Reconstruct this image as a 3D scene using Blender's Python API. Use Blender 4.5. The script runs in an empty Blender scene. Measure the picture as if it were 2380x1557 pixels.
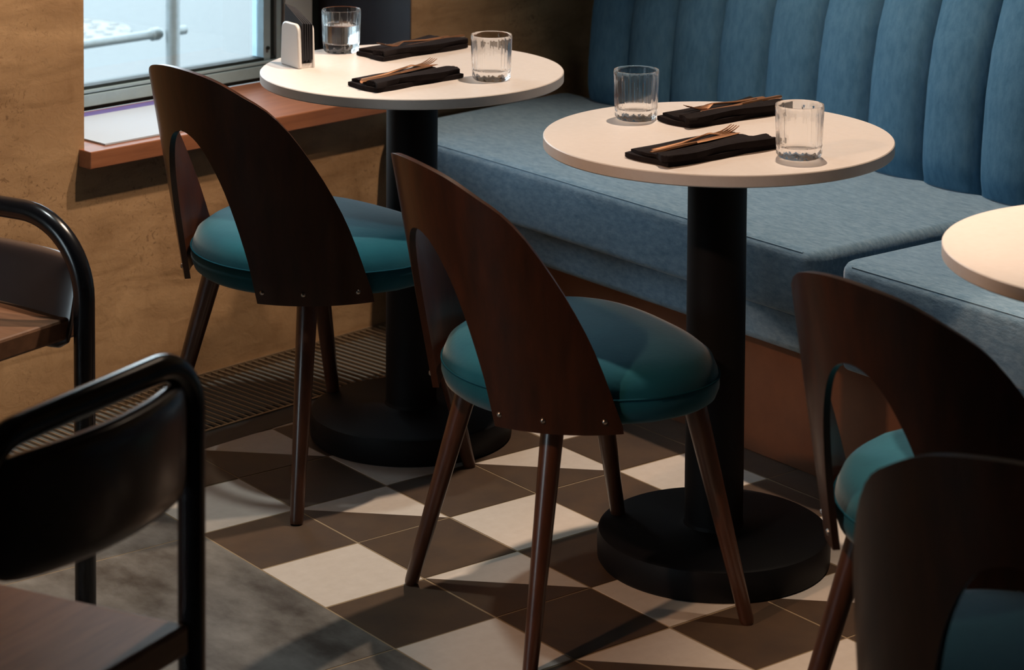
import bpy, bmesh, math, random
from math import sin, cos, pi, radians as R
from mathutils import Vector as V, Matrix as MX
S = bpy.context.scene
COL = S.collection
random.seed(4)

# ------------------------------------------------------------------ camera, world, lamps, exposure
def cam():
    f, cy = 5592.47, -525.987
    c = bpy.data.cameras.new('camera'); o = bpy.data.objects.new('camera', c); COL.objects.link(o)
    c.sensor_width = 36; c.sensor_fit = 'HORIZONTAL'; c.lens = f * 36 / 2380
    c.shift_y = (cy - 778.5) / 2380
    yaw, pitch, roll = .658926507, .0610267608, -.00605792
    fw = V((sin(yaw) * cos(pitch), cos(yaw) * cos(pitch), -sin(pitch)))
    r0 = V((cos(yaw), -sin(yaw), 0)); d0 = fw.cross(r0)
    r = r0 * cos(roll) + d0 * sin(roll); d = fw.cross(r)
    m = MX((r, -d, -fw)).transposed().to_4x4(); m.translation = (-2.12741, -3.63446, 1.60905)
    o.matrix_world = m
    c.clip_start = .05; c.clip_end = 200
    c.dof.use_dof = True; c.dof.focus_distance = 4.25; c.dof.aperture_fstop = 7.1
    S.camera = o
cam()
w = bpy.data.worlds.new('sky'); S.world = w; w.use_nodes = True
bg = w.node_tree.nodes['Background']; bg.inputs[0].default_value = (.80, .93, 1.0, 1); bg.inputs[1].default_value = 7.5

def spot(name, loc, target, power, color, size=.05, angle=110, blend=.6):
    l = bpy.data.lights.new(name, 'SPOT'); o = bpy.data.objects.new(name, l); COL.objects.link(o)
    l.energy = power; l.color = color; l.shadow_soft_size = size; l.spot_size = R(angle); l.spot_blend = blend
    o.location = loc
    o.rotation_euler = (V(target) - V(loc)).to_track_quat('-Z', 'Y').to_euler()
WARM = (1, .78, .59)
spot('spot_lamp', (1.15, -.20, 2.80), (.42, -.18, 0.2), 225, WARM, .035, 74, .5)          # over the two tables
spot('spot_lamp', (.62, -.37, 2.60), (-.26, .84, .55), 135, WARM, .035, 54, .6)           # washes the window wall
spot('spot_lamp', (.82, -1.62, 2.80), (.86, -1.56, 0.6), 195, WARM, .035, 38, .6)        # over the right table
spot('spot_lamp', (-.22, .10, 2.85), (-.30, -.10, 0.0), 78, (.90, 1, .98), .06, 48, .8)  # neutral ceiling lamp over the aisle
spot('spot_lamp', (-2.2, -1.0, 2.45), (.10, -.98, 0.64), 150, (1, .60, .36), .05, 25, .4)         # track spot on the chair backs
S.view_settings.view_transform = 'Standard'; S.view_settings.look = 'None'
S.view_settings.exposure = 0; S.view_settings.gamma = 1; S.view_settings.use_curve_mapping = False

# ------------------------------------------------------------------ materials
def mat(name, color, rough=.6, metal=0, bump=None, var=None, spec=.5, sheen=0, coat=0, stretch=(1, 1, 1), trans=0, ior=1.45, coords='Object'):
    """bump=(scale,strength,distance); var=(scale, second colour, contrast)"""
    m = bpy.data.materials.new(name); m.use_nodes = True; nt = m.node_tree; n = nt.nodes; L = nt.links
    b = n['Principled BSDF']
    b.inputs['Base Color'].default_value = (*color, 1); b.inputs['Roughness'].default_value = rough
    b.inputs['Metallic'].default_value = metal; b.inputs['Specular IOR Level'].default_value = spec
    b.inputs['IOR'].default_value = ior; b.inputs['Transmission Weight'].default_value = trans
    if sheen: b.inputs['Sheen Weight'].default_value = sheen; b.inputs['Sheen Roughness'].default_value = .4
    if coat: b.inputs['Coat Weight'].default_value = coat; b.inputs['Coat Roughness'].default_value = .18
    if bump or var:
        tc = n.new('ShaderNodeTexCoord'); mp = n.new('ShaderNodeMapping'); mp.inputs['Scale'].default_value = stretch
        L.new(tc.outputs[coords], mp.inputs['Vector'])
    if var:
        t = n.new('ShaderNodeTexNoise'); t.inputs['Scale'].default_value = var[0]; t.inputs['Detail'].default_value = 8; t.inputs['Roughness'].default_value = .65
        L.new(mp.outputs[0], t.inputs['Vector'])
        cr = n.new('ShaderNodeValToRGB'); k = var[2] if len(var) > 2 else .2
        cr.color_ramp.elements[0].position = .5 - k; cr.color_ramp.elements[1].position = .5 + k
        cr.color_ramp.elements[0].color = (*color, 1); cr.color_ramp.elements[1].color = (*var[1], 1)
        L.new(t.outputs['Fac'], cr.inputs[0]); L.new(cr.outputs[0], b.inputs['Base Color'])
    if bump:
        t2 = n.new('ShaderNodeTexNoise'); t2.inputs['Scale'].default_value = bump[0]; t2.inputs['Detail'].default_value = 6
        L.new(mp.outputs[0], t2.inputs['Vector'])
        bp = n.new('ShaderNodeBump'); bp.inputs['Strength'].default_value = bump[1]; bp.inputs['Distance'].default_value = bump[2]
        L.new(t2.outputs['Fac'], bp.inputs['Height']); L.new(bp.outputs[0], b.inputs['Normal'])
    return m

def plaster_mat():
    m = mat('golden_plaster', (.30, .185, .095), .55, spec=.35)
    nt = m.node_tree; n = nt.nodes; L = nt.links; b = n['Principled BSDF']
    tc = n.new('ShaderNodeTexCoord')
    def noise(sc, det, stretch, rough=.6, dist=0):
        mp = n.new('ShaderNodeMapping'); mp.inputs['Scale'].default_value = stretch; L.new(tc.outputs['Object'], mp.inputs[0])
        t = n.new('ShaderNodeTexNoise'); t.inputs['Scale'].default_value = sc; t.inputs['Detail'].default_value = det
        t.inputs['Roughness'].default_value = rough; t.inputs['Distortion'].default_value = dist; L.new(mp.outputs[0], t.inputs[0]); return t.outputs['Fac']
    def ramp(fac, p0, c0, p1, c1):
        r = n.new('ShaderNodeValToRGB'); r.color_ramp.elements[0].position = p0; r.color_ramp.elements[1].position = p1
        r.color_ramp.elements[0].color = (*c0, 1); r.color_ramp.elements[1].color = (*c1, 1); L.new(fac, r.inputs[0]); return r.outputs[0]
    def mix(kind, fac, a, c):
        x = n.new('ShaderNodeMixRGB'); x.blend_type = kind
        if isinstance(fac, float): x.inputs[0].default_value = fac
        else: L.new(fac, x.inputs[0])
        L.new(a, x.inputs[1])
        if isinstance(c, tuple): x.inputs[2].default_value = (*c, 1)
        else: L.new(c, x.inputs[2])
        return x.outputs[0]
    c = ramp(noise(2.3, 6, (1, 1, 1.6), .6, .8), .33, (.28, .160, .078), .70, (.47, .295, .155))
    strk = ramp(noise(3.0, 6, (1, 1, 4.5), .62, 1.4), .50, (1, 1, 1), .72, (.42, .36, .30))       # trowel strokes
    c = mix('MULTIPLY', .55, c, strk)
    vst = ramp(noise(9, 6, (1.6, 1.6, .5), .7, .6), .55, (1, 1, 1), .8, (.55, .48, .4))
    c = mix('MULTIPLY', .55, c, vst)
    cr = ramp(noise(46, 3, (1, 1, 1), .7, 2.5), .36, (.25, .2, .17), .42, (1, 1, 1))
    msk = ramp(noise(2.2, 2, (1, 1, 1)), .5, (0, 0, 0), .62, (1, 1, 1))
    c2 = mix('MULTIPLY', .5, c, cr)
    c = mix('MIX', msk, c, c2)
    L.new(c, b.inputs['Base Color'])
    bp = n.new('ShaderNodeBump'); bp.inputs['Strength'].default_value = .35; bp.inputs['Distance'].default_value = .006
    L.new(noise(26, 8, (1, 1, 1), .7, .6), bp.inputs['Height']); L.new(bp.outputs[0], b.inputs['Normal'])
    return m

def thin_glass(name, tint=(1, 1, 1), gloss=1.0):
    m = bpy.data.materials.new(name); m.use_nodes = True; nt = m.node_tree; n = nt.nodes; L = nt.links
    n.remove(n['Principled BSDF'])
    tr = n.new('ShaderNodeBsdfTransparent'); tr.inputs[0].default_value = (*tint, 1)
    gl = n.new('ShaderNodeBsdfGlossy'); gl.inputs['Roughness'].default_value = .02
    fr = n.new('ShaderNodeFresnel'); fr.inputs[0].default_value = 1.45
    mx = n.new('ShaderNodeMixShader'); L.new(fr.outputs[0], mx.inputs[0]); L.new(tr.outputs[0], mx.inputs[1]); L.new(gl.outputs[0], mx.inputs[2])
    L.new(mx.outputs[0], n['Material Output'].inputs[0]); return m

def wood(name, c1, c2, rough=.35, stretch=(1, 1, 1), sc=14, coat=.25):
    m = mat(name, c1, rough, coat=coat, var=(sc, c2, .18), bump=(sc * 3, .08, .001), stretch=stretch); return m

M = {}
M['plaster'] = plaster_mat()
M['navy'] = mat('shaded_navy_reveal', (.016, .021, .031), .6, var=(7, (.026, .032, .044), .25), bump=(30, .2, .003))  # navy of the window reveal, with its shade put into the colour
M['dark_wall'] = mat('dark_paint', (.10, .075, .055), .8)
M['ceil'] = mat('ceiling_paint', (.06, .05, .045), .9)
M['grout'] = mat('floor_grout', (.26, .19, .115), .85, bump=(80, .3, .002))
M['tile_w'] = mat('cream_tile', (.60, .535, .48), .5, var=(9, (.53, .465, .41), .25), spec=.4, coords='Generated')
M['tile_d'] = mat('brown_tile', (.056, .037, .027), .45, var=(10, (.090, .056, .035), .2), bump=(60, .1, .001), spec=.4)
M['concrete'] = mat('mottled_concrete_tile', (.046, .037, .031), .5, var=(5, (.20, .19, .175), .15), bump=(30, .2, .002), spec=.4, stretch=(1.4, .8, 1))
M['sillwood'] = wood('red_brown_sill_wood', (.30, .115, .052), (.20, .070, .030), .48, (1, 14, 14), 5, 0)
M['plinth'] = wood('brown_panel_wood', (.17, .065, .028), (.11, .04, .018), .5, (14, 1, 1), 5, 0)
M['alu'] = mat('grey_aluminium', (.36, .53, .62), .5, 0.1, var=(30, (.32, .47, .55)))
M['gasket'] = mat('dark_gasket', (.012, .022, .024), .6)
M['bluestile'] = mat('blue_grey_frame', (.62, .74, .78), .5)
M['pane'] = thin_glass('window_glass', (.97, .99, 1.0))
M['grille'] = mat('grille_metal', (.30, .21, .13), .38, .6)
M['grillebox'] = mat('grille_dark', (.005, .004, .0035), .9, spec=.1)
M['strip'] = mat('grille_border', (.075, .065, .058), .6, var=(20, (.05, .042, .038)))
M['fabric'] = mat('blue_chenille', (.080, .155, .230), .9, spec=.2, sheen=.25, var=(150, (.195, .295, .390), .22), bump=(340, .4, .002), stretch=(1, .3, .6))
M['fabric_b'] = mat('blue_chenille_upright', (.050, .130, .212), .9, spec=.1, var=(70, (.090, .192, .290), .22), bump=(260, .3, .002), stretch=(1, 1, .35))
M['piping'] = mat('blue_piping', (.16, .26, .35), .9)
M['teal'] = mat('teal_velvet', (.005, .064, .100), .85, spec=.10, sheen=.25, var=(7, (.010, .094, .130), .25), bump=(120, .15, .002))
M['teal_dark'] = mat('teal_seam', (.004, .045, .07), .9, spec=.1)
M['walnut'] = wood('walnut_ply', (.046, .013, .0045), (.021, .007, .003), .34, (5, 5, .7), 9, .10); M['walnut'].node_tree.nodes['Principled BSDF'].inputs['Specular IOR Level'].default_value = .35
M['leg'] = wood('dark_leg_wood', (.085, .028, .012), (.045, .016, .008), .35, (4, 4, .5), 12, .3)
M['screw'] = mat('steel_screw', (.35, .32, .3), .3, 1)
M['black'] = mat('black_powder_coat', (.0045, .0045, .0055), .6, spec=.22, bump=(300, .1, .0006))
M['blackgloss'] = mat('black_tube_enamel', (.008, .008, .010), .22, spec=.6)
M['top'] = mat('cream_stone_top', (.66, .60, .565), .45, var=(70, (.60, .54, .505), .3), spec=.4)
M['leather'] = mat('brown_leather', (.045, .030, .028), .34, coat=.6, var=(25, (.042, .027, .025)), bump=(120, .15, .001))
M['seatwood'] = wood('worn_brown_wood', (.24, .115, .06), (.16, .075, .04), .5, (2, 14, 14), 4, 0)
M['cloth'] = mat('black_napkin_linen', (.011, .008, .0085), .95, spec=.08, bump=(420, .35, .0015), var=(40, (.018, .014, .014)))
M['copper'] = mat('copper_metal', (.80, .42, .24), .34, 1)
M['glass'] = mat('tumbler_glass', (1, 1, 1), 0.0, trans=1, ior=1.20, spec=1.0)
def soften(m, k):
    nt = m.node_tree; n = nt.nodes; L = nt.links; t = n.new('ShaderNodeBsdfTransparent'); x = n.new('ShaderNodeMixShader'); x.inputs[0].default_value = k
    L.new(n['Principled BSDF'].outputs[0], x.inputs[1]); L.new(t.outputs[0], x.inputs[2]); L.new(x.outputs[0], n['Material Output'].inputs[0])
soften(M['glass'], .17)
M['water'] = mat('water', (1, 1, 1), 0.0, trans=1, ior=1.33)
M['holder'] = mat('white_ceramic', (.74, .72, .70), .3)
M['paper'] = mat('black_paper', (.014, .013, .017), .8)
M['card'] = mat('white_card', (.42, .49, .58), .6, spec=.2)
M['band'] = mat('violet_print', (.14, .12, .38), .5, spec=.2)
M['pave'] = mat('pale_asphalt', (.092, .104, .106), .85, var=(25, (.079, .090, .094), .3), bump=(90, .3, .004))
M['galv'] = mat('galvanised_tube', (.20, .23, .245), .5, .5, var=(60, (.16, .185, .19)))
M['iron'] = mat('worn_manhole_iron', (.150, .156, .150), .7, var=(30, (.105, .115, .118), .15), bump=(60, .4, .01))
M['leaf'] = mat('pale_leaf', (.34, .32, .28), .7)

# ------------------------------------------------------------------ helpers
def obj(name, bm, material, parent=None, smooth=None, bevel=0, seg=2, loc=None):
    me = bpy.data.meshes.new(name)
    bmesh.ops.recalc_face_normals(bm, faces=bm.faces)
    bm.to_mesh(me); bm.free()
    mats = material if isinstance(material, (list, tuple)) else [material]
    for m in mats: me.materials.append(m)
    o = bpy.data.objects.new(name, me); COL.objects.link(o)
    if parent: o.parent = parent
    if loc: o.location = loc
    if smooth is not None:
        for p in me.polygons: p.use_smooth = True
        me.set_sharp_from_angle(angle=R(smooth))
    if bevel:
        b = o.modifiers.new('bevel', 'BEVEL'); b.width = bevel; b.segments = seg; b.limit_method = 'ANGLE'; b.angle_limit = R(40)
    return o
def thing(name, label, cat, loc=(0, 0, 0), rz=0, group=None, kind=None):
    o = bpy.data.objects.new(name, None); COL.objects.link(o); o.location = loc; o.rotation_euler = (0, 0, rz)
    return tag(o, label, cat, group, kind)
def tag(o, label=None, cat=None, group=None, kind=None):
    if label: o['label'] = label
    if cat: o['category'] = cat
    if group: o['group'] = group
    if kind: o['kind'] = kind
    return o
def copy_tree(o, parent=None, depth=0):
    c = o.copy(); COL.objects.link(c); c.parent = parent
    for ch in list(o.children): copy_tree(ch, c, depth + 1)
    return c
def box(bm, lo, hi, frame=None):
    v = [V((x, y, z)) for x in (lo[0], hi[0]) for y in (lo[1], hi[1]) for z in (lo[2], hi[2])]
    if frame: v = [frame(*p) for p in v]
    v = [bm.verts.new(p) for p in v]
    for f in ((0, 1, 3, 2), (4, 6, 7, 5), (0, 4, 5, 1), (2, 3, 7, 6), (0, 2, 6, 4), (1, 5, 7, 3)): bm.faces.new([v[i] for i in f])
    return v
def prism(bm, pts, z0, z1):
    a = [bm.verts.new((p[0], p[1], z0)) for p in pts]; b = [bm.verts.new((p[0], p[1], z1)) for p in pts]
    n = len(pts); f = [bm.faces.new(a[::-1]), bm.faces.new(b)]
    for i in range(n): bm.faces.new((a[i], a[(i + 1) % n], b[(i + 1) % n], b[i]))
    return f
def lathe(bm, prof, n=48, closed=False, fr=None):
    """prof: (r,z) list; fr(theta,i)->radius factor"""
    rings = []
    for i, (r, z) in enumerate(prof):
        if r < 1e-6: rings.append([bm.verts.new((0, 0, z))]); continue
        rings.append([bm.verts.new((r * (fr(2 * pi * k / n, i) if fr else 1) * cos(2 * pi * k / n), r * (fr(2 * pi * k / n, i) if fr else 1) * sin(2 * pi * k / n), z)) for k in range(n)])
    def join(A, B):
        if len(A) == 1 and len(B) == 1: return
        for k in range(n):
            k2 = (k + 1) % n
            if len(A) == 1: bm.faces.new((A[0], B[k2], B[k]))
            elif len(B) == 1: bm.faces.new((A[k], A[k2], B[0]))
            else: bm.faces.new((A[k], A[k2], B[k2], B[k]))
    for i in range(len(rings) - 1): join(rings[i], rings[i + 1])
    if closed: join(rings[-1], rings[0])
    return rings
def tube(bm, path, r, n=14, cyc=False):
    path = [V(p) for p in path]; rad = r if isinstance(r, (list, tuple)) else [r] * len(path)
    rings = []; up = None; m = len(path)
    for i, p in enumerate(path):
        if cyc: t = (path[(i + 1) % m] - path[i - 1]).normalized()
        else: t = (path[min(i + 1, m - 1)] - path[max(i - 1, 0)]).normalized()
        if up is None:
            up = t.orthogonal().normalized()
        else:
            up = (up - t * up.dot(t)).normalized()
        s = t.cross(up)
        rings.append([bm.verts.new(p + (up * cos(2 * pi * k / n) + s * sin(2 * pi * k / n)) * rad[i]) for k in range(n)])
    for i in range(m if cyc else m - 1):
        A, B = rings[i], rings[(i + 1) % m]
        for k in range(n): bm.faces.new((A[k], A[(k + 1) % n], B[(k + 1) % n], B[k]))
    if not cyc: bm.faces.new(rings[0][::-1]); bm.faces.new(rings[-1])
def arc(c, u, v, r, a0, a1, n=10):
    c, u, v = V(c), V(u), V(v)
    return [c + u * (r * cos(a0 + (a1 - a0) * i / n)) + v * (r * sin(a0 + (a1 - a0) * i / n)) for i in range(n + 1)]
def interp(T, x):
    if x <= T[0][0]: return T[0][1]
    for (a, b), (c, d) in zip(T, T[1:]):
        if x <= c: return b + (d - b) * (x - a) / (c - a)
    return T[-1][1]
B = bmesh.new

# window wall frame: s along the wall, n into the room, z up
ANG = R(8.4); W0 = V((.447, .79, 0)); WD = V((cos(ANG), sin(ANG), 0)); WN = V((sin(ANG), -cos(ANG), 0))
def wf(s, n, z): return W0 + WD * s + WN * n + V((0, 0, z))
def wall_y(x): return W0.y + math.tan(ANG) * (x - W0.x)

# ------------------------------------------------------------------ room shell
CEIL = 3.0
WL, WR, WB, WT = -.285, .641, .506, 2.35          # the window opening
bm = B()
for s0, s1, z0, z1 in ((-4.6, WL, 0, CEIL), (WL, WR, 0, WB), (WL, WR, WT, CEIL), (WR, 1.75, 0, CEIL)):
    box(bm, (s0, -.36, z0), (s1, 0, z1), wf)
wl = tag(obj('wall_left', bm, M['plaster']), 'golden brown trowelled plaster wall around the window', None, None, 'structure')
bm = B(); box(bm, (WR - .002, -.345, WB + .03), (WR + .004, -.003, WT), wf)
obj('reveal_panel', bm, M['navy'], wl)['label'] = 'navy window reveal with its shade put into the colour'
bm = B(); box(bm, (1.84, -7, 0), (2.0, 1.05, CEIL)); tag(obj('wall_back', bm, M['plaster']), 'plaster wall behind the blue banquette', kind='structure')
bm = B(); box(bm, (-4.4, -7.1, 0), (2.0, -7, CEIL)); tag(obj('wall_front', bm, M['dark_wall']), 'dark wall at the far end of the room', kind='structure')
bm = B()
for y0, y1, z0, z1 in ((-7, -1.3, 0, CEIL), (-1.3, -.3, 0, .45), (-1.3, -.3, 1.75, CEIL), (-.3, .3, 0, CEIL)): box(bm, (-4.4, y0, z0), (-4.3, y1, z1))
tag(obj('wall_right', bm, M['dark_wall']), 'dark side wall of the room with its own window', kind='structure')
w2 = thing('window_2', 'second window, in the dark side wall of the room', None, (-4.35, -.80, .45), kind='structure')
bm = B(); box(bm, (-.005, -.495, .01), (.005, .495, 1.29)); obj('pane', bm, M['pane'], w2)
bm = B(); box(bm, (-.03, -.5, 0), (.03, -.46, 1.3)); box(bm, (-.03, .46, 0), (.03, .5, 1.3)); box(bm, (-.03, -.46, 0), (.03, .46, .04)); box(bm, (-.03, -.46, 1.26), (.03, .46, 1.3)); obj('frame', bm, M['alu'], w2)
bm = B(); box(bm, (-4.5, -7.1, CEIL), (2.1, 1.2, CEIL + .1)); tag(obj('ceiling', bm, M['ceil']), 'dark ceiling of the room', kind='structure')

# floor: slab with every tile its own piece
GR_N = .30                                             # grille width from the wall
def clip(poly, p0, n):                                  # keep the side where (p-p0).n >= 0
    out = []
    for i in range(len(poly)):
        a, b = poly[i], poly[(i + 1) % len(poly)]
        da = (a[0] - p0[0]) * n[0] + (a[1] - p0[1]) * n[1]; db = (b[0] - p0[0]) * n[0] + (b[1] - p0[1]) * n[1]
        if da >= 0: out.append(a)
        if da * db < 0: t = da / (da - db); out.append((a[0] + (b[0] - a[0]) * t, a[1] + (b[1] - a[1]) * t))
    return out
gp = wf(0, GR_N + .075, 0); gn = (WN.x, WN.y)
bm = B(); prism(bm, clip([(-4.3, -7), (1.84, -7), (1.84, 1.0), (-4.3, .09)], (gp.x, gp.y), gn), -.12, -.0006)
floor = tag(obj('floor', bm, M['grout']), 'floor of cream and brown diamond tiles beside mottled grey stone tiles', kind='structure')
T = .2; J = .0020
def tile_poly(a0, a1, b0, b1): return [(b0 * T + J, -a1 * T + J), (b1 * T - J, -a1 * T + J), (b1 * T - J, -a0 * T - J), (b0 * T + J, -a0 * T - J)]
def put_tile(poly, m, name='tile'):
    poly = clip(clip(poly, (gp.x, gp.y), gn), (1.082, 0), (-1, 0))
    if len(poly) < 3: return
    bm = B(); h = random.uniform(-.0006, .0006)
    if m == 'split':
        prism(bm, poly, -.02, h)
        bm.faces.ensure_lookup_table()
    else: prism(bm, poly, -.02, h)
    return obj(name, bm, M[m], floor)
for a in range(-5, 13):
    for b in range(0, 6):
        if b == 5:
            put_tile(tile_poly(a, a + 1, 5, 5.45), 'tile_d'); continue
        if a % 2 == 1 and b % 2 == 0: put_tile(tile_poly(a, a + 1, b, b + 1), 'tile_w')
        elif a % 2 == 0 and b % 2 == 1:
            # one printed tile, cream above its diagonal and brown below
            P = tile_poly(a, a + 1, b, b + 1)
            bm = B(); h = random.uniform(-.0005, .0005)
            ok = clip(clip(P, (gp.x, gp.y), gn), (1.082, 0), (-1, 0))
            if len(ok) < 3: continue
            n1 = (1, 1); c0 = P[3]                         # diagonal runs from (a0,b0) to (a1,b1)
            dn = (P[1][1] - c0[1], -(P[1][0] - c0[0])); dn = (-dn[0], -dn[1])
            for side, mi in ((dn, 0), ((-dn[0], -dn[1]), 1)):
                q = clip(ok, c0, side)
                if len(q) >= 3:
                    k = len(bm.faces); prism(bm, q, -.02, h)
                    bm.faces.ensure_lookup_table()
                    for f in bm.faces[k:]: f.material_index = mi
            obj('tile', bm, [M['tile_w'], M['tile_d']], floor)
        else: put_tile(tile_poly(a, a + 1, b, b + 1), 'tile_d')
for ia in range(-3, 7):
    for ib in range(-8, 0):
        if ia < -1 and ib == -1: pass
        put_tile(tile_poly(ia * 3, ia * 3 + 3, ib * 3, ib * 3 + 3), 'concrete', 'stone_tile')

# border strip and floor grille along the window wall
bm = B(); box(bm, (-4.5, GR_N, -.05), (.62, GR_N + .073, .0), wf)
tag(obj('trim_1', bm, M['strip']), 'dark grey border strip beside the floor grille', kind='structure')
g = thing('floor_grille', 'long dark metal floor grille of thin slats along the window wall', 'grille', wf(-1.2, .15, 0), ANG)
bm = B(); box(bm, (-1.8, -.148, -.09), (1.80, .148, -.028)); obj('tray', bm, M['grillebox'], g)
bm = B(); box(bm, (-1.8, -.150, -.03), (1.80, -.144, .003)); box(bm, (-1.8, .1495, -.03), (1.80, .1455, .002)); obj('rim', bm, M['grille'], g)
bm = B(); box(bm, (-.0015, -.144, -.005), (.0015, .1455, .0))
slat = obj('slat', bm, M['grille'], g); slat.location.x = -1.78
for i in range(1, 189):
    c = slat.copy(); COL.objects.link(c); c.parent = g; c.location.x = -1.78 + i * .0189

# ------------------------------------------------------------------ window, sill, outdoors
win = thing('window_1', 'tall fixed window with grey aluminium frame in the plaster wall', None, wf(0, -.33, 0), ANG, kind='structure')
win.location = W0; win.rotation_euler = (0, 0, ANG)
def lw(s, n, z): return V((s, -n, z))                   # local frame of the wall: x=s, y=-n
FN = -.31                                               # room face of the frame
def fbox(name, s0, s1, z0, z1, n0, n1, m, parent=win, bev=.001):
    bm = B(); box(bm, (s0, n0, z0), (s1, n1, z1), lw); return obj(name, bm, M[m], parent, bevel=bev)
SZ = .538
fbox('gasket', WL, WR, SZ - .004, SZ + .010, FN - .05, FN - .012, 'gasket')
fr = fbox('bottom_rail', WL, WR, SZ + .008, SZ + .0345, FN - .05, FN, 'alu')
fbox('groove', WL, WR, SZ + .0345, SZ + .0375, FN - .05, FN - .006, 'gasket', fr)
fbox('bead', WL, .51, SZ + .0375, SZ + .0445, FN - .05, FN - .002, 'alu', fr)
fbox('seal', WL, .505, SZ + .0445, SZ + .052, FN - .05, FN - .008, 'gasket', fr)
st = fbox('right_stile', .524, .608, SZ + .008, WT, FN - .05, FN, 'bluestile')
fbox('seal', .608, WR - .002, SZ + .004, WT, FN - .05, FN - .012, 'gasket', st)
fbox('seal', .514, .524, SZ + .03, WT, FN - .05, FN - .02, 'gasket', st)
fbox('bead', .500, .514, SZ + .03, WT, FN - .05, FN - .004, 'alu', st)
fbox('seal', .484, .500, SZ + .03, WT, FN - .05, FN - .014, 'gasket', st)
fbox('inner_frame', .463, .484, SZ + .045, WT, FN - .05, FN - .008, 'alu', st)
bm = B(); tube(bm, [lw(.474, FN - .009, .612), lw(.474, FN - .003, .612)], .0045, 12); obj('screw', bm, M['gasket'], st)
fbox('left_stile', WL, WL + .07, SZ + .03, WT, FN - .05, FN, 'alu')
fbox('top_rail', WL, WR, WT - .07, WT, FN - .05, FN, 'alu')
fbox('pane', WL + .05, .47, SZ + .048, WT - .05, FN - .034, FN - .028, 'pane', bev=0)
sill = fbox('sill', WL - .013, 1.02, WB - .004, SZ, -.305, .04, 'sillwood', bev=.002)
sill['label'] = 'reddish brown wooden sill board'
bm = B(); prism(bm, [(-14, -1.6 - 0), (16, 2.9), (16, 40), (-14, 40)], -.3, -.02)
for f in bm.faces: pass
tag(obj('pavement', bm, M['pave']), 'pale grey pavement outside the window', kind='structure')
rail = thing('railing', 'galvanised tube railing with one post on the pavement outside the window', 'railing', (1.343, 2.45, -.02), R(-20))
bm = B(); tube(bm, [(0, 0, 0), (0, 0, 1.3)], .0205, 20); obj('post', bm, M['galv'], rail, 40)
a = R(20)
dv = -WD
dl = V((dv.x * cos(a) - dv.y * sin(a), dv.x * sin(a) + dv.y * cos(a), 0))
off = V((-.02, .035, .44))
bm = B(); tube(bm, [off + dl * .04, off + dl * 1.6], .0135, 16); tube(bm, [off - dl * .015, off - dl * .078], .0135, 16); obj('bar', bm, M['galv'], rail, 40)
bm = B(); tube(bm, [off + dl * .012, off + dl * .022, off + dl * .045, off + dl * .05], [.014, .019, .019, .0137], 16); obj('coupling', bm, M['galv'], rail, 40)
bm = B(); lathe(bm, [(0, 0), (.31, 0), (.31, .006), (.29, .012), (.285, .008), (0, .008)], 64)
for i in range(40):
    a, r = i * 2.4, .045 * math.sqrt(i + .5)
    lathe_c = (r * cos(a), r * sin(a))
    box(bm, (lathe_c[0] - .014, lathe_c[1] - .014, .006), (lathe_c[0] + .014, lathe_c[1] + .014, .0125))
tag(obj('manhole_cover', bm, M['iron'], loc=(2.26, 5.02, -.02)), 'round worn manhole cover set in the pavement outside', 'manhole cover')
bm = B(); pts = [(-.05, 0), (-.02, .014), (.03, .012), (.055, 0), (.02, -.012), (-.03, -.013)]; prism(bm, pts, 0, .004)
lf = tag(obj('fallen_leaf', bm, M['leaf']), 'small pale fallen leaf lying on the pavement outside the window', 'leaf', 'pale fallen leaves on the pavement')
import itertools
for i, (x, y) in enumerate(((4.02, 4.33), (3.08, 4.02), (3.56, 3.48), (1.85, 3.9), (4.35, 3.8), (1.37, 3.35))):
    o = lf if i == 0 else lf.copy()
    if i: COL.objects.link(o)
    o.location = (x, y, -.02); o.rotation_euler.z = i * 1.1
# card on the sill
card = thing('menu_card', 'white menu card with a violet band lying on the wooden sill by the glass', 'menu', wf(-.24, -.29, SZ), ANG)
bm = B(); box(bm, (0, -.300, .0005), (.36, -.012, .004)); obj('sheet', bm, M['card'], card)
bm = B(); box(bm, (0.0, -.046, .004), (.36, -.012, .0044)); obj('printed_band', bm, M['band'], card)
bm = B()
for i in range(6): box(bm, (.055 + i * .011, -.034 + (i % 2) * .002, .0044), (.062 + i * .011, -.027, .0046))
obj('print_mark', bm, M['card'], card)

# ------------------------------------------------------------------ banquette
Y1 = -3.6
bq = thing('banquette', 'long blue upholstered banquette with vertical channel back along the far wall', 'bench', (1.35, -1.0, 0))
O = V((1.35, -1.0, 0))
def bl(pts): return [(p[0] - O.x, p[1] - O.y) for p in pts]
bm = B(); prism(bm, bl([(1.08, Y1), (1.70, Y1), (1.70, wall_y(1.70) - .004), (1.08, wall_y(1.08) - .004)]), 0, .243)
obj('plinth', bm, M['plinth'], bq, bevel=.002)['label'] = 'brown wooden plinth'
def base_part(y0, y1f):
    bm = B(); prism(bm, bl([(1.03, y0), (1.70, y0), (1.70, y1f(1.70)), (1.03, y1f(1.03))]), .2435, .329); return bm
obj('base', base_part(-.552, lambda x: wall_y(x) - .006), M['fabric'], bq, 60, .014, 3)
obj('base', base_part(-2.2, lambda x: -.556), M['fabric'], bq, 60, .014, 3)
obj('base', base_part(Y1, lambda x: -2.204), M['fabric'], bq, 60, .014, 3)
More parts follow.
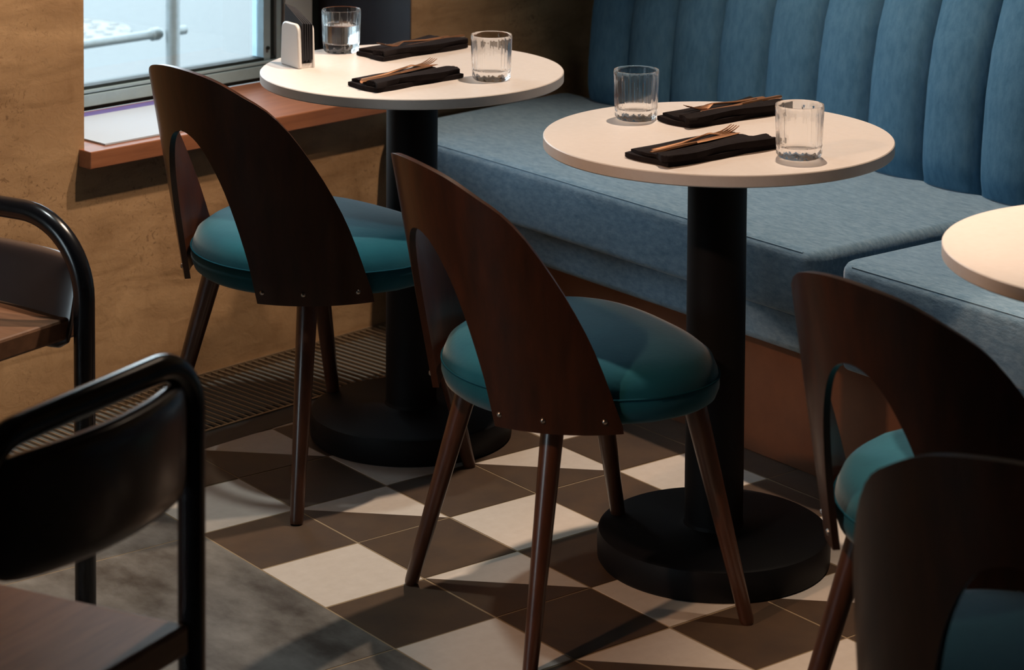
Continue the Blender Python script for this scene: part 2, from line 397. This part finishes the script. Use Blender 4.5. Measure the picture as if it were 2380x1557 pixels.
def cushion(y0, y1f, r=.03, skew=0):
    bm = B(); P = [(.985, y0), (1.60, y0), (1.60, y1f(1.60)), (.985, y1f(.985))]
    prism(bm, bl(P), .330, .462)
    bmesh.ops.bevel(bm, geom=[e for e in bm.edges if abs(e.verts[0].co.z - e.verts[1].co.z) > .05], offset=.035, segments=4, affect='EDGES', profile=.5)
    top = [e for e in bm.edges if e.verts[0].co.z > .46 and e.verts[1].co.z > .46]
    bmesh.ops.bevel(bm, geom=top, offset=.020, segments=4, affect='EDGES', profile=.5)
    bot = [e for e in bm.edges if e.verts[0].co.z < .331 and e.verts[1].co.z < .331]
    bmesh.ops.bevel(bm, geom=bot, offset=.016, segments=3, affect='EDGES', profile=.5)
    # subdivide the big top face into a soft crown
    return bm
cs = ((-.532, lambda x: wall_y(x) - .006), (-2.19, lambda x: -.586), (Y1, lambda x: -2.21))
for y0, f in cs:
    c = obj('seat_cushion', cushion(y0, f), M['fabric'], bq, 35)
    bm = B(); yy = f(.985); xs = .990 - O.x
    tube(bm, [(xs + .0008, y0 + .036 - O.y, .4560), (xs + .0008, yy - .036 - O.y, .4560)], .0014, 8)
    obj('piping', bm, M['piping'], c, 60)
PROF = [(.40, 1.583), (.46, 1.585), (.557, 1.588), (.67, 1.598), (.757, 1.614), (.83, 1.637), (.90, 1.662), (1.0, 1.695), (1.08, 1.715), (1.115, 1.75)]
def channel(y0, y1):
    bm = B(); nz, ny = 36, 14; zs = [.40 + (1.115 - .40) * i / nz for i in range(nz + 1)]
    hw = (y1 - y0) / 2; yc = (y0 + y1) / 2
    rows = []
    for z in zs:
        xb = interp(PROF, z); row = []
        for j in range(ny + 1):
            t = -1 + 2 * j / ny
            bulge = .038 * (max(0, 1 - abs(t) ** 2.0)) ** .53
            bulge *= .4 + .6 * min(1, max(0, (z - .455) / .05)) ** .7
            if z > 1.08: bulge *= max(0, 1 - (z - 1.08) / .04) ** .5
            row.append(bm.verts.new((xb - bulge + .004 - O.x, yc + t * (hw - .0008) - O.y, z)))
        rows.append(row)
    for i in range(nz):
        for j in range(ny): bm.faces.new((rows[i][j], rows[i][j + 1], rows[i + 1][j + 1], rows[i + 1][j]))
    back = [[bm.verts.new((1.775 - O.x, yc + s * (hw - .0008) - O.y, z)) for z in (zs[0], zs[-1])] for s in (-1, 1)]
    for s, jj in ((0, 0), (1, ny)):
        bm.faces.new([rows[i][jj] for i in range(nz + 1)] + [back[s][1], back[s][0]])
    bm.faces.new(rows[-1] + [back[1][1], back[0][1]]); bm.faces.new(rows[0] + [back[1][0], back[0][0]])
    bm.faces.new([back[0][0], back[0][1], back[1][1], back[1][0]])
    return bm
ys = [.845, .698] + [.543 - .1575 * i for i in range(0, 27)]
for y1, y0 in zip(ys, ys[1:]):
    obj('back_channel', channel(y0, y1), M['fabric_b'], bq, 50)
bm = B(); prism(bm, bl([(1.775, Y1), (1.838, Y1), (1.838, .86), (1.775, .86)]), .0, 1.11); obj('back_board', bm, M['plinth'], bq)

# ------------------------------------------------------------------ round tables
def make_table():
    t = thing('round_table', '', 'table')
    bm = B(); H = .74
    lathe(bm, [(0, H - .0205), (.298, H - .0205), (.30, H - .0185), (.30, H - .0016), (.2986, H), (0, H)], 160)
    obj('tabletop', bm, M['top'], t, 20)['label'] = 'pale cream stone top'
    bm = B(); lathe(bm, [(0, .05), (.0508, .05), (.0508, .7185), (0, .7185)], 48); obj('column', bm, M['black'], t, 40)
    bm = B(); lathe(bm, [(0, .7), (.11, .705), (.11, .7192), (0, .7192)], 32); obj('top_plate', bm, M['black'], t, 40)
    bm = B(); lathe(bm, [(0, .0), (.197, .0), (.201, .006), (.202, .044), (.199, .0525), (.193, .056), (.06, .060), (.053, .064), (.0512, .07), (0, .07)], 96); obj('base', bm, M['black'], t, 35)
    return t
tb = make_table()
TAB = ((.607, .213), (.653, -.627), (.632, -1.56))
TL = ('round cream pedestal table by the window with a napkin holder on it', 'round cream pedestal table in the middle, two empty tumblers and two napkins on it', 'round cream pedestal table cut by the right edge of the photo, bare top')
tabs = []
for i, (x, y) in enumerate(TAB):
    o = tb if i == 0 else copy_tree(tb)
    o.location = (x, y, 0); o.scale.z = .9905 if i == 0 else 1; tag(o, TL[i], 'table', 'round cream pedestal tables'); tabs.append(o)

# ------------------------------------------------------------------ bentwood chairs
TP = [(0, .778), (15, .772), (25, .760), (35, .738), (45, .710), (52, .675), (60, .615), (65, .568), (70, .508), (73, .455), (75, .41), (76.5, .378)]
IN = [(0, .663), (4, .660), (7.5, .652), (10.5, .640), (13.5, .622), (16, .601), (18.5, .575), (20.5, .547), (22.5, .51), (24, .475), (25.5, .43), (26.5, .365)]
def smooth_curve(Tb, x):                                 # monotone cubic through the table
    n = len(Tb); X = [p[0] for p in Tb]; Yv = [p[1] for p in Tb]
    d = [(Yv[i + 1] - Yv[i]) / (X[i + 1] - X[i]) for i in range(n - 1)]
    m = [0.0] + [(d[i - 1] + d[i]) / 2 for i in range(1, n - 1)] + [d[-1]]
    x = min(max(x, X[0]), X[-1])
    for i in range(n - 1):
        if x <= X[i + 1]:
            h = X[i + 1] - X[i]; t = (x - X[i]) / h
            return (2 * t ** 3 - 3 * t * t + 1) * Yv[i] + (t ** 3 - 2 * t * t + t) * h * m[i] + (-2 * t ** 3 + 3 * t * t) * Yv[i + 1] + (t ** 3 - t * t) * h * m[i + 1]
def spt(phi, z, r):
    k = (z - .365) / .41; p = R(phi)
    return V((-.08 * k - r * cos(p), -r * sin(p), z))
def shell_bm():
    half = [0, 2, 4, 6, 7.5, 9, 10.5, 12, 13.5, 15, 16.5, 18, 19.5, 21, 22.5, 23.5, 24.5, 25.2, 25.8, 26.2, 26.5, 29, 32, 36, 40, 44, 48, 52, 56, 60, 63, 66, 68.5, 70.5, 72.5, 74, 75, 75.8, 76.5]
    ph = [-a for a in half[:0:-1]] + half; nr = 14
    bm = B(); O_, I_ = [], []
    for a in ph:
        zt = smooth_curve(TP, abs(a)); zl = smooth_curve(IN, abs(a)) if abs(a) < 26.5 else .365
        O_.append([bm.verts.new(spt(a, zl + (zt - zl) * j / nr, .240)) for j in range(nr + 1)])
        I_.append([bm.verts.new(spt(a, zl + (zt - zl) * j / nr, .2295)) for j in range(nr + 1)])
    for i in range(len(ph) - 1):
        for j in range(nr):
            bm.faces.new((O_[i][j], O_[i + 1][j], O_[i + 1][j + 1], O_[i][j + 1])); bm.faces.new((I_[i][j], I_[i][j + 1], I_[i + 1][j + 1], I_[i + 1][j]))
        bm.faces.new((O_[i][nr], O_[i + 1][nr], I_[i + 1][nr], I_[i][nr])); bm.faces.new((O_[i][0], I_[i][0], I_[i + 1][0], O_[i + 1][0]))
    for i in (0, len(ph) - 1):
        for j in range(nr): bm.faces.new((O_[i][j], O_[i][j + 1], I_[i][j + 1], I_[i][j]))
    return bm
def seat_outline(t):
    c, s = cos(t), sin(t)
    if c >= 0:                                            # front half, squarer
        return V((.188 * abs(c) ** .62, (.246 - .008 * abs(c)) * (1 if s >= 0 else -1) * abs(s) ** .74, 0))
    q = abs(s) ** .9
    return V((.2265 * c * (1.0), (.2265 + .0195 * (1 - abs(c)) ** 2.2) * s, 0))
def seat_bm():
    bm = B(); n = 72
    prof = [(.80, .372), (.93, .374), (.975, .382), (1.0, .398), (1.0, .412), (.992, .418), (.985, .425), (.955, .441), (.88, .453), (.74, .4615), (.5, .467), (.25, .4695)]
    rings = [[bm.verts.new((seat_outline(2 * pi * k / n).x * f, seat_outline(2 * pi * k / n).y * f, z)) for k in range(n)] for f, z in prof]
    for A, Bb in zip(rings, rings[1:]):
        for k in range(n): bm.faces.new((A[k], A[(k + 1) % n], Bb[(k + 1) % n], Bb[k]))
    bm.faces.new(rings[0]); c = bm.verts.new((0, 0, .4702))
    for k in range(n): bm.faces.new((rings[-1][k], rings[-1][(k + 1) % n], c))
    return bm
def make_chair():
    t = thing('bentwood_chair', '', 'chair')
    bk = obj('backrest', shell_bm(), M['walnut'], t, 40, .0025, 2)
    for s in (-1, 1):
        for a in (29.5, 47, 70):
            bm = B(); p = spt(s * a, .3865, .2402); nrm = V((-cos(R(a)), -s * sin(R(a)), 0))
            tube(bm, [p, p + nrm * .0015, p + nrm * .003], [.0045, .004, .002], 12); obj('screw', bm, M['screw'], bk, 50)
    st = obj('seat', seat_bm(), M['teal'], t, 60)
    bm = B(); tube(bm, [V((seat_outline(2 * pi * k / 72).x * 1.0, seat_outline(2 * pi * k / 72).y * 1.0, .4165)) for k in range(72)], .0017, 8, True); obj('piping', bm, M['teal_dark'], st, 60)
    for sx, sy in ((-1, 1), (-1, -1), (1, 1), (1, -1)):
        top = V((-.125, .135 * sy, .378)) if sx < 0 else V((.12, .155 * sy, .378)); ft = V((-.205, .205 * sy, 0)) if sx < 0 else V((.205, .195 * sy, 0))
        bm = B(); tube(bm, [ft + (top - ft) * k for k in (0, .012, .02, .5, 1)], [.0105, .0115, .0118, .0155, .0190], 20); obj('leg', bm, M['leg'], t, 40)
    return t
ch = make_chair()
CH = ((.354, .172, R(5.4), 1.045, 'walnut bentwood chair with teal seat at the window table, below the window'),
      (.340, -.638, R(-9), 1, 'walnut bentwood chair with teal seat pulled up to the middle table, its flank lit reddish'),
      (.385, -1.494, R(0), 1, 'walnut bentwood chair at the table cut by the right edge, arched back opening showing'),
      (.0, -1.935, R(26), 1, 'nearest dark bentwood chair at bottom right, in deep shade with a lit rim'))
for i, (x, y, rz, sc, lab) in enumerate(CH):
    o = ch if i == 0 else copy_tree(ch)
    o.location = (x, y, 0); o.rotation_euler = (0, 0, rz); o.scale = (sc, sc, sc); tag(o, lab, 'chair', 'walnut bentwood chairs with teal seats')

# ------------------------------------------------------------------ tubular armchairs at the left
def make_tube_chair(label, loc, rz, width, depth, seat_z, top_z, rad, pad0, pad1, tr, sg=1):
    """origin at the floor under the right rear upright; back runs to local -x, the seat goes to local +y"""
    t = thing('tubular_chair', label, 'chair', loc, rz, 'black tubular chairs at the left')
    bm = B(); X, Z = V((1, 0, 0)), V((0, 0, 1))
    p = [(0, 0, 0), (0, 0, top_z - rad)] + arc((-rad, 0, top_z - rad), X, Z, rad, 0, pi / 2, 14)[1:] + arc((-width + rad, 0, top_z - rad), X, Z, rad, pi / 2, pi, 14) + [(-width, 0, 0)]
    # even spacing keeps the sweep round
    tube(bm, p, tr, 20); obj('back_frame', bm, M['blackgloss'], t, 50)
    for x in (-.075, -width + .075):
        bm = B(); tube(bm, [(x, sg * (depth - .03), 0), (x, sg * (depth - .03), seat_z - .06)] + arc((x, sg * (depth - .07), seat_z - .06), V((0, sg, 0)), Z, .04, 0, pi / 2, 8)[1:] + [(x, .0, seat_z - .02 - tr)], tr * .9, 16)
        obj('leg', bm, M['blackgloss'], t, 50)
    bm = B(); prism(bm, [(x_, sg * y_) for x_, y_ in ((-tr - .004, -.012), (-tr - .03, depth - .05), (-tr - .07, depth), (-width + tr + .07, depth), (-width + tr + .03, depth - .05), (-width + tr + .004, -.012))], seat_z - .036, seat_z)
    obj('seat', bm, M['seatwood'], t, bevel=.005)
    bm = B(); n = 24; rows = []
    for i in range(n + 1):
        u = -1 + 2 * i / n; x = -width / 2 + u * (width / 2 - tr - .004); bow = -.03 * sg * (1 - u * u)
        e = (1 - abs(u) ** 8) ** .5 if abs(u) < 1 else 0
        ring = []
        for k in range(24):
            a = 2 * pi * k / 24; hz = (pad1 - pad0) / 2 * (.80 + .2 * e); hy = .006 + .012 * e
            cx_, sz_ = cos(a), sin(a)
            ring.append(bm.verts.new((x, bow - sg * .26 * hz * (1 if sz_ >= 0 else -1) * abs(sz_) ** .45 * (1 if sg < 0 else 0) + hy * (1 if cx_ >= 0 else -1) * abs(cx_) ** .6, (pad0 + pad1) / 2 + hz * (1 if sz_ >= 0 else -1) * abs(sz_) ** .45)))
        rows.append(ring)
    for A, Bb in zip(rows, rows[1:]):
        for k in range(24): bm.faces.new((A[k], A[(k + 1) % 24], Bb[(k + 1) % 24], Bb[k]))
    bm.faces.new(rows[0]); bm.faces.new(rows[-1])
    obj('back_pad', bm, M['leather'], t, 60)['label'] = 'dark brown leather back pad'
    return t
def pix(u, v, Z):
    return None
AXY, BXY = (-.335, -.205), (-.757, -1.272)
make_tube_chair('black tubular chair with leather pad and wooden seat, in front of the plaster wall', (*AXY, 0), R(112 - 180), .46, .42, .495, .655, .13, .44, .585, .0172, -1)
make_tube_chair('nearest black tubular chair at the lower left, seen from behind', (*BXY, 0), R(22.7), .362, .42,   .47, .775, .065, .622, .755, .0162)

# ------------------------------------------------------------------ things on the tables
TZ = .74; TW = .733                                      # the window table stands a little lower
def tumbler_bm(h=.088, rt=.0405, rb=.0375):
    bm = B(); n = 112; ribs = 14
    zs = [(.0, .86), (.002, .94), (.006, 1.0), (.012, 1.0), (.016, .985), (.02, 1.0), (.03, 1.0), (.05, 1.0), (.07, 1.0), (h - .010, 1.0), (h - .004, 1.0), (h, .975)]
    prof = [(0, .0015)] + [((rb + (rt - rb) * z / h) * k, z) for z, k in zs]
    no = len(prof)
    inn = [(rt - .0022, h - .0008), (rt - .003, h - .004)] + [((rb + (rt - rb) * z / h) - .0036, z) for z in (.07, .05, .03, .022)] + [((rb - .006), .0185), (rb - .012, .0172), (0, .0168)]
    def fr(th, i):
        if i == 0 or i >= no - 2: return 1
        g = (th * ribs / (2 * pi)) % 1; d = min(g, 1 - g) * 2
        if 5 <= i <= no - 3: return 1 - .028 * max(0, 1 - d / .22)
        if i in (3, 4): return 1 - .05 * (d)
        return 1 - .03 * (1 - d)
    lathe(bm, prof + inn, n, False, fr)
    return bm
def tumbler(x, y, rz, label, z=TZ, first=[None]):
    if first[0] is None:
        o = obj('glass_tumbler', tumbler_bm(), M['glass'], None, 25); first[0] = o
    else: o = first[0].copy(); COL.objects.link(o)
    o.location = (x, y, z + .0004); o.rotation_euler = (0, 0, rz); tag(o, label, 'glass', 'ribbed glass tumblers on the tables'); return o
tumbler(.671, .039, .1, 'empty ribbed tumbler at the right side of the table by the window', TW)
tumbler(.632, -.436, .3, 'empty ribbed tumbler at the far left of the middle table')
tumbler(.647, -.830, .2, 'empty ribbed tumbler nearest the right edge of the middle table')
tw = tumbler(.605, .463, .15, 'ribbed tumbler half full of water beside the napkin holder', TW)
bm = B(); lathe(bm, [(0, .0172), (.0262, .0174), (.0316, .0188), (.0345, .023), (.0352, .05), (.03535, .0565), (.0345, .0572), (0, .0568)], 64)
wt = obj('water', bm, M['water'], None, 40); wt.parent = tw

def napkin_bm(L, Wd, flip=1, seed=0):
    """folded linen: a fat rolled fold below and a looser flap on top; x along, y across"""
    rnd = random.Random(seed); bm = B()
    def layer(x0, x1, y0, y1, zb, th, wav, ph, lift=0):
        nx, ny = 28, 12; g = {}
        for side in (0, 1):
            for i in range(nx + 1):
                for j in range(ny + 1):
                    u, v = i / nx, j / ny
                    ed = min(1, min(u, 1 - u) * 28 + .5) ; ed2 = min(1, min(v, 1 - v) * 10 + .5); e = (max(0, 1 - (1 - ed) ** 2)) ** .5 * (max(0, 1 - (1 - ed2) ** 2)) ** .5
                    x = x0 + (x1 - x0) * u + .004 * sin(5 * v + ph); y = y0 + (y1 - y0) * v + .003 * sin(9 * u + ph)
                    z = zb + th / 2 + (1 if side else -1) * th / 2 * e
                    if zb > .001: z += wav * sin(7 * u + ph) * sin(3 * v + 1) + lift * (u ** 6) + .0006 * sin(24 * v + 3 * u)
                    g[side, i, j] = bm.verts.new((x, y, z))
        for i in range(nx):
            for j in range(ny):
                bm.faces.new((g[1, i, j], g[1, i + 1, j], g[1, i + 1, j + 1], g[1, i, j + 1])); bm.faces.new((g[0, i, j], g[0, i, j + 1], g[0, i + 1, j + 1], g[0, i + 1, j]))
        for i in range(nx):
            for j in (0, ny): bm.faces.new((g[0, i, j], g[0, i + 1, j], g[1, i + 1, j], g[1, i, j]))
        for j in range(ny):
            for i in (0, nx): bm.faces.new((g[0, i, j], g[1, i, j], g[1, i, j + 1], g[0, i, j + 1]))
    layer(-L / 2, L / 2, -Wd / 2, Wd / 2, .0, .0095, 0, seed)
    layer(-L / 2 + .006, L / 2 - .03, -Wd / 2 + .012, Wd / 2 - .004, .0092, .0062, .0012, seed + 1, .004)
    layer(-L / 2 + .001, L / 2 - .002, -Wd / 2 - .001, -Wd / 2 + .032, .0085, .0115, .001, seed + 2)
    return bm
def napkin(cx_, cy_, rz, L, Wd, seed, label):
    o = obj('cloth_napkin', napkin_bm(L, Wd, 1, seed), M['cloth'], None, 70); o.location = (cx_, cy_, (TW if seed > 2 else TZ) + .0003); o.rotation_euler = (0, 0, rz)
    return tag(o, label, 'napkin', 'folded black napkins under the cutlery')
NAP = ((.541, -.712, R(1), .250, .100, 1, 'folded black linen napkin at the near left of the middle table'),
       (.772, -.515, R(0), .245, .085, 2, 'folded black linen napkin at the far side of the middle table'),
       (.520, .114, R(7), .222, .088, 3, 'folded black linen napkin at the near side of the window table'),
       (.724, .376, R(6), .235, .090, 4, 'folded black linen napkin at the far side of the window table'))
for a in NAP: napkin(*a)

def strip_mesh(bm, sec):
    """sec: list of (x, halfwidth, z, thickness, y)"""
    rows = []
    for x, hw, z, th, y in sec:
        rows.append([bm.verts.new((x, y - hw, z)), bm.verts.new((x, y - hw * .6, z + th / 2)), bm.verts.new((x, y + hw * .6, z + th / 2)), bm.verts.new((x, y + hw, z)), bm.verts.new((x, y + hw * .6, z - th / 2)), bm.verts.new((x, y - hw * .6, z - th / 2))])
    for A, Bb in zip(rows, rows[1:]):
        for k in range(6): bm.faces.new((A[k], A[(k + 1) % 6], Bb[(k + 1) % 6], Bb[k]))
    bm.faces.new(rows[0][::-1]); bm.faces.new(rows[-1])
def make_fork():
    t = thing('fork', '', 'fork')
    bm = B(); strip_mesh(bm, [(-.098, .0045, .002, .003, 0), (-.09, .005, .002, .0034, 0), (-.03, .0035, .0025, .0036, 0), (.02, .0024, .006, .0034, 0), (.036, .0028, .0075, .003, 0), (.047, .0075, .006, .0026, 0), (.056, .0108, .0035, .0022, 0), (.062, .0112, .003, .002, 0)])
    obj('handle', bm, M['copper'], t, 50)
    for k in range(4):
        y = -.0088 + k * .00587
        bm = B(); strip_mesh(bm, [(.060, .0020, .003, .002, y), (.075, .0016, .004, .0018, y), (.09, .0013, .0075, .0016, y), (.101, .0008, .012, .0012, y)]); obj('tine', bm, M['copper'], t, 50)
    return t
def make_knife():
    t = thing('table_knife', '', 'knife')
    bm = B(); strip_mesh(bm, [(-.105, .004, .003, .005, 0), (-.098, .0052, .003, .006, 0), (-.03, .0042, .003, .0055, 0), (.0, .0036, .003, .004, 0)]); obj('handle', bm, M['copper'], t, 50)
    bm = B(); strip_mesh(bm, [(0, .0036, .003, .003, 0), (.02, .0075, .003, .0016, .002), (.07, .008, .003, .0012, .002), (.095, .006, .003, .001, .001), (.104, .001, .003, .0008, -.002)]); obj('blade', bm, M['copper'], t, 50)
    return t
fk, kn = make_fork(), make_knife()
NZ = TZ + .0150
FK = ((.540, -.690, R(4), 0, 'copper fork on the near napkin of the middle table, tines up to the right'),
      (.790, -.500, R(184), .001, 'copper fork on the far napkin of the middle table, tines towards the left'),
      (.517, .134, R(11), 0, 'copper fork on the near napkin of the window table, tines up to the right'),
      (.735, .383, R(189), .001, 'copper fork on the far napkin of the window table, tines towards the left'))
def beside(k, dx, dy):
    x, y, rz = FK[k][:3]; return (x + dx * cos(rz) - dy * sin(rz), y + dx * sin(rz) + dy * cos(rz), rz)
KN = ((*beside(0, -.012, -.017), 0, 'copper knife beside the fork on the near napkin of the middle table'),
      (*beside(1, -.022, .016), 0, 'copper knife beside the fork on the far napkin of the middle table'),
      (*beside(2, -.012, -.017), 0, 'copper knife beside the fork on the near napkin of the window table'),
      (*beside(3, -.022, .016), 0, 'copper knife beside the fork on the far napkin of the window table'))
for src, lst, g_ in ((fk, FK, 'copper forks on the napkins'), (kn, KN, 'copper knives on the napkins')):
    for i, (x, y, rz, dz, lab) in enumerate(lst):
        o = src if i == 0 else copy_tree(src)
        o.location = (x, y, NZ + dz - (TZ - TW if i > 1 else 0) + (.0012 if i == 2 else 0)); o.rotation_euler = (0, R(-1.5 if i % 2 == 0 else 0), rz); tag(o, lab, src['category'], g_)

# napkin holder
nh = thing('napkin_holder', 'white napkin holder with black paper napkins on the window table', 'napkin holder', (.450, .383, TW), R(-4))
def plate(x0, x1):
    bm = B(); w_, h_ = .038, .088; r_ = .016
    pts = [(-w_, 0.0), (w_, 0.0)] + [(p.x, p.y) for p in arc((w_ - r_ - .004, h_ - r_, 0), V((1, 0, 0)), V((0, 1, 0)), r_, 0, pi / 2, 6)] + [(p.x, p.y) for p in arc((-w_ + r_ + .004, h_ - r_, 0), V((1, 0, 0)), V((0, 1, 0)), r_, pi / 2, pi, 6)]
    a = [bm.verts.new((x0, p[0], p[1])) for p in pts]; b = [bm.verts.new((x1, p[0], p[1])) for p in pts]
    bm.faces.new(a); bm.faces.new(b[::-1])
    for i in range(len(pts)): bm.faces.new((a[i], a[(i + 1) % len(pts)], b[(i + 1) % len(pts)], b[i]))
    return bm
obj('side_plate', plate(-.021, -.012), M['holder'], nh, 50, .003, 3); obj('side_plate', plate(.012, .0165), M['holder'], nh, 50, .0015, 2)
bm = B(); box(bm, (-.0125, -.034, 0), (.0125, .034, .010)); obj('base', bm, M['holder'], nh, bevel=.001)
pn = bpy.data.objects.new('paper_napkins', None)
for i in range(9):
    x = -.0108 + i * .00262; bm = B(); rot = i % 4
    d = .002 * (i % 3)
    pts = [(-.037, .0125 + d), (.036, .0125 + (2 - i % 3) * .001), (.036, .121 - .0012 * i), (-.037 + .004 * (i % 2), .090 - .0004 * i)]
    a = [bm.verts.new((x - .00105, p[0], p[1])) for p in pts]; b = [bm.verts.new((x + .00105, p[0], p[1])) for p in pts]
    bm.faces.new(a); bm.faces.new(b[::-1])
    for k in range(4): bm.faces.new((a[k], a[(k + 1) % 4], b[(k + 1) % 4], b[k]))
    o = obj('paper_napkin', bm, M['paper']); o.location = nh.location; o.rotation_euler = nh.rotation_euler
    tag(o, 'black paper napkin standing in the white holder on the window table', 'napkin', 'black paper napkins in the holder')
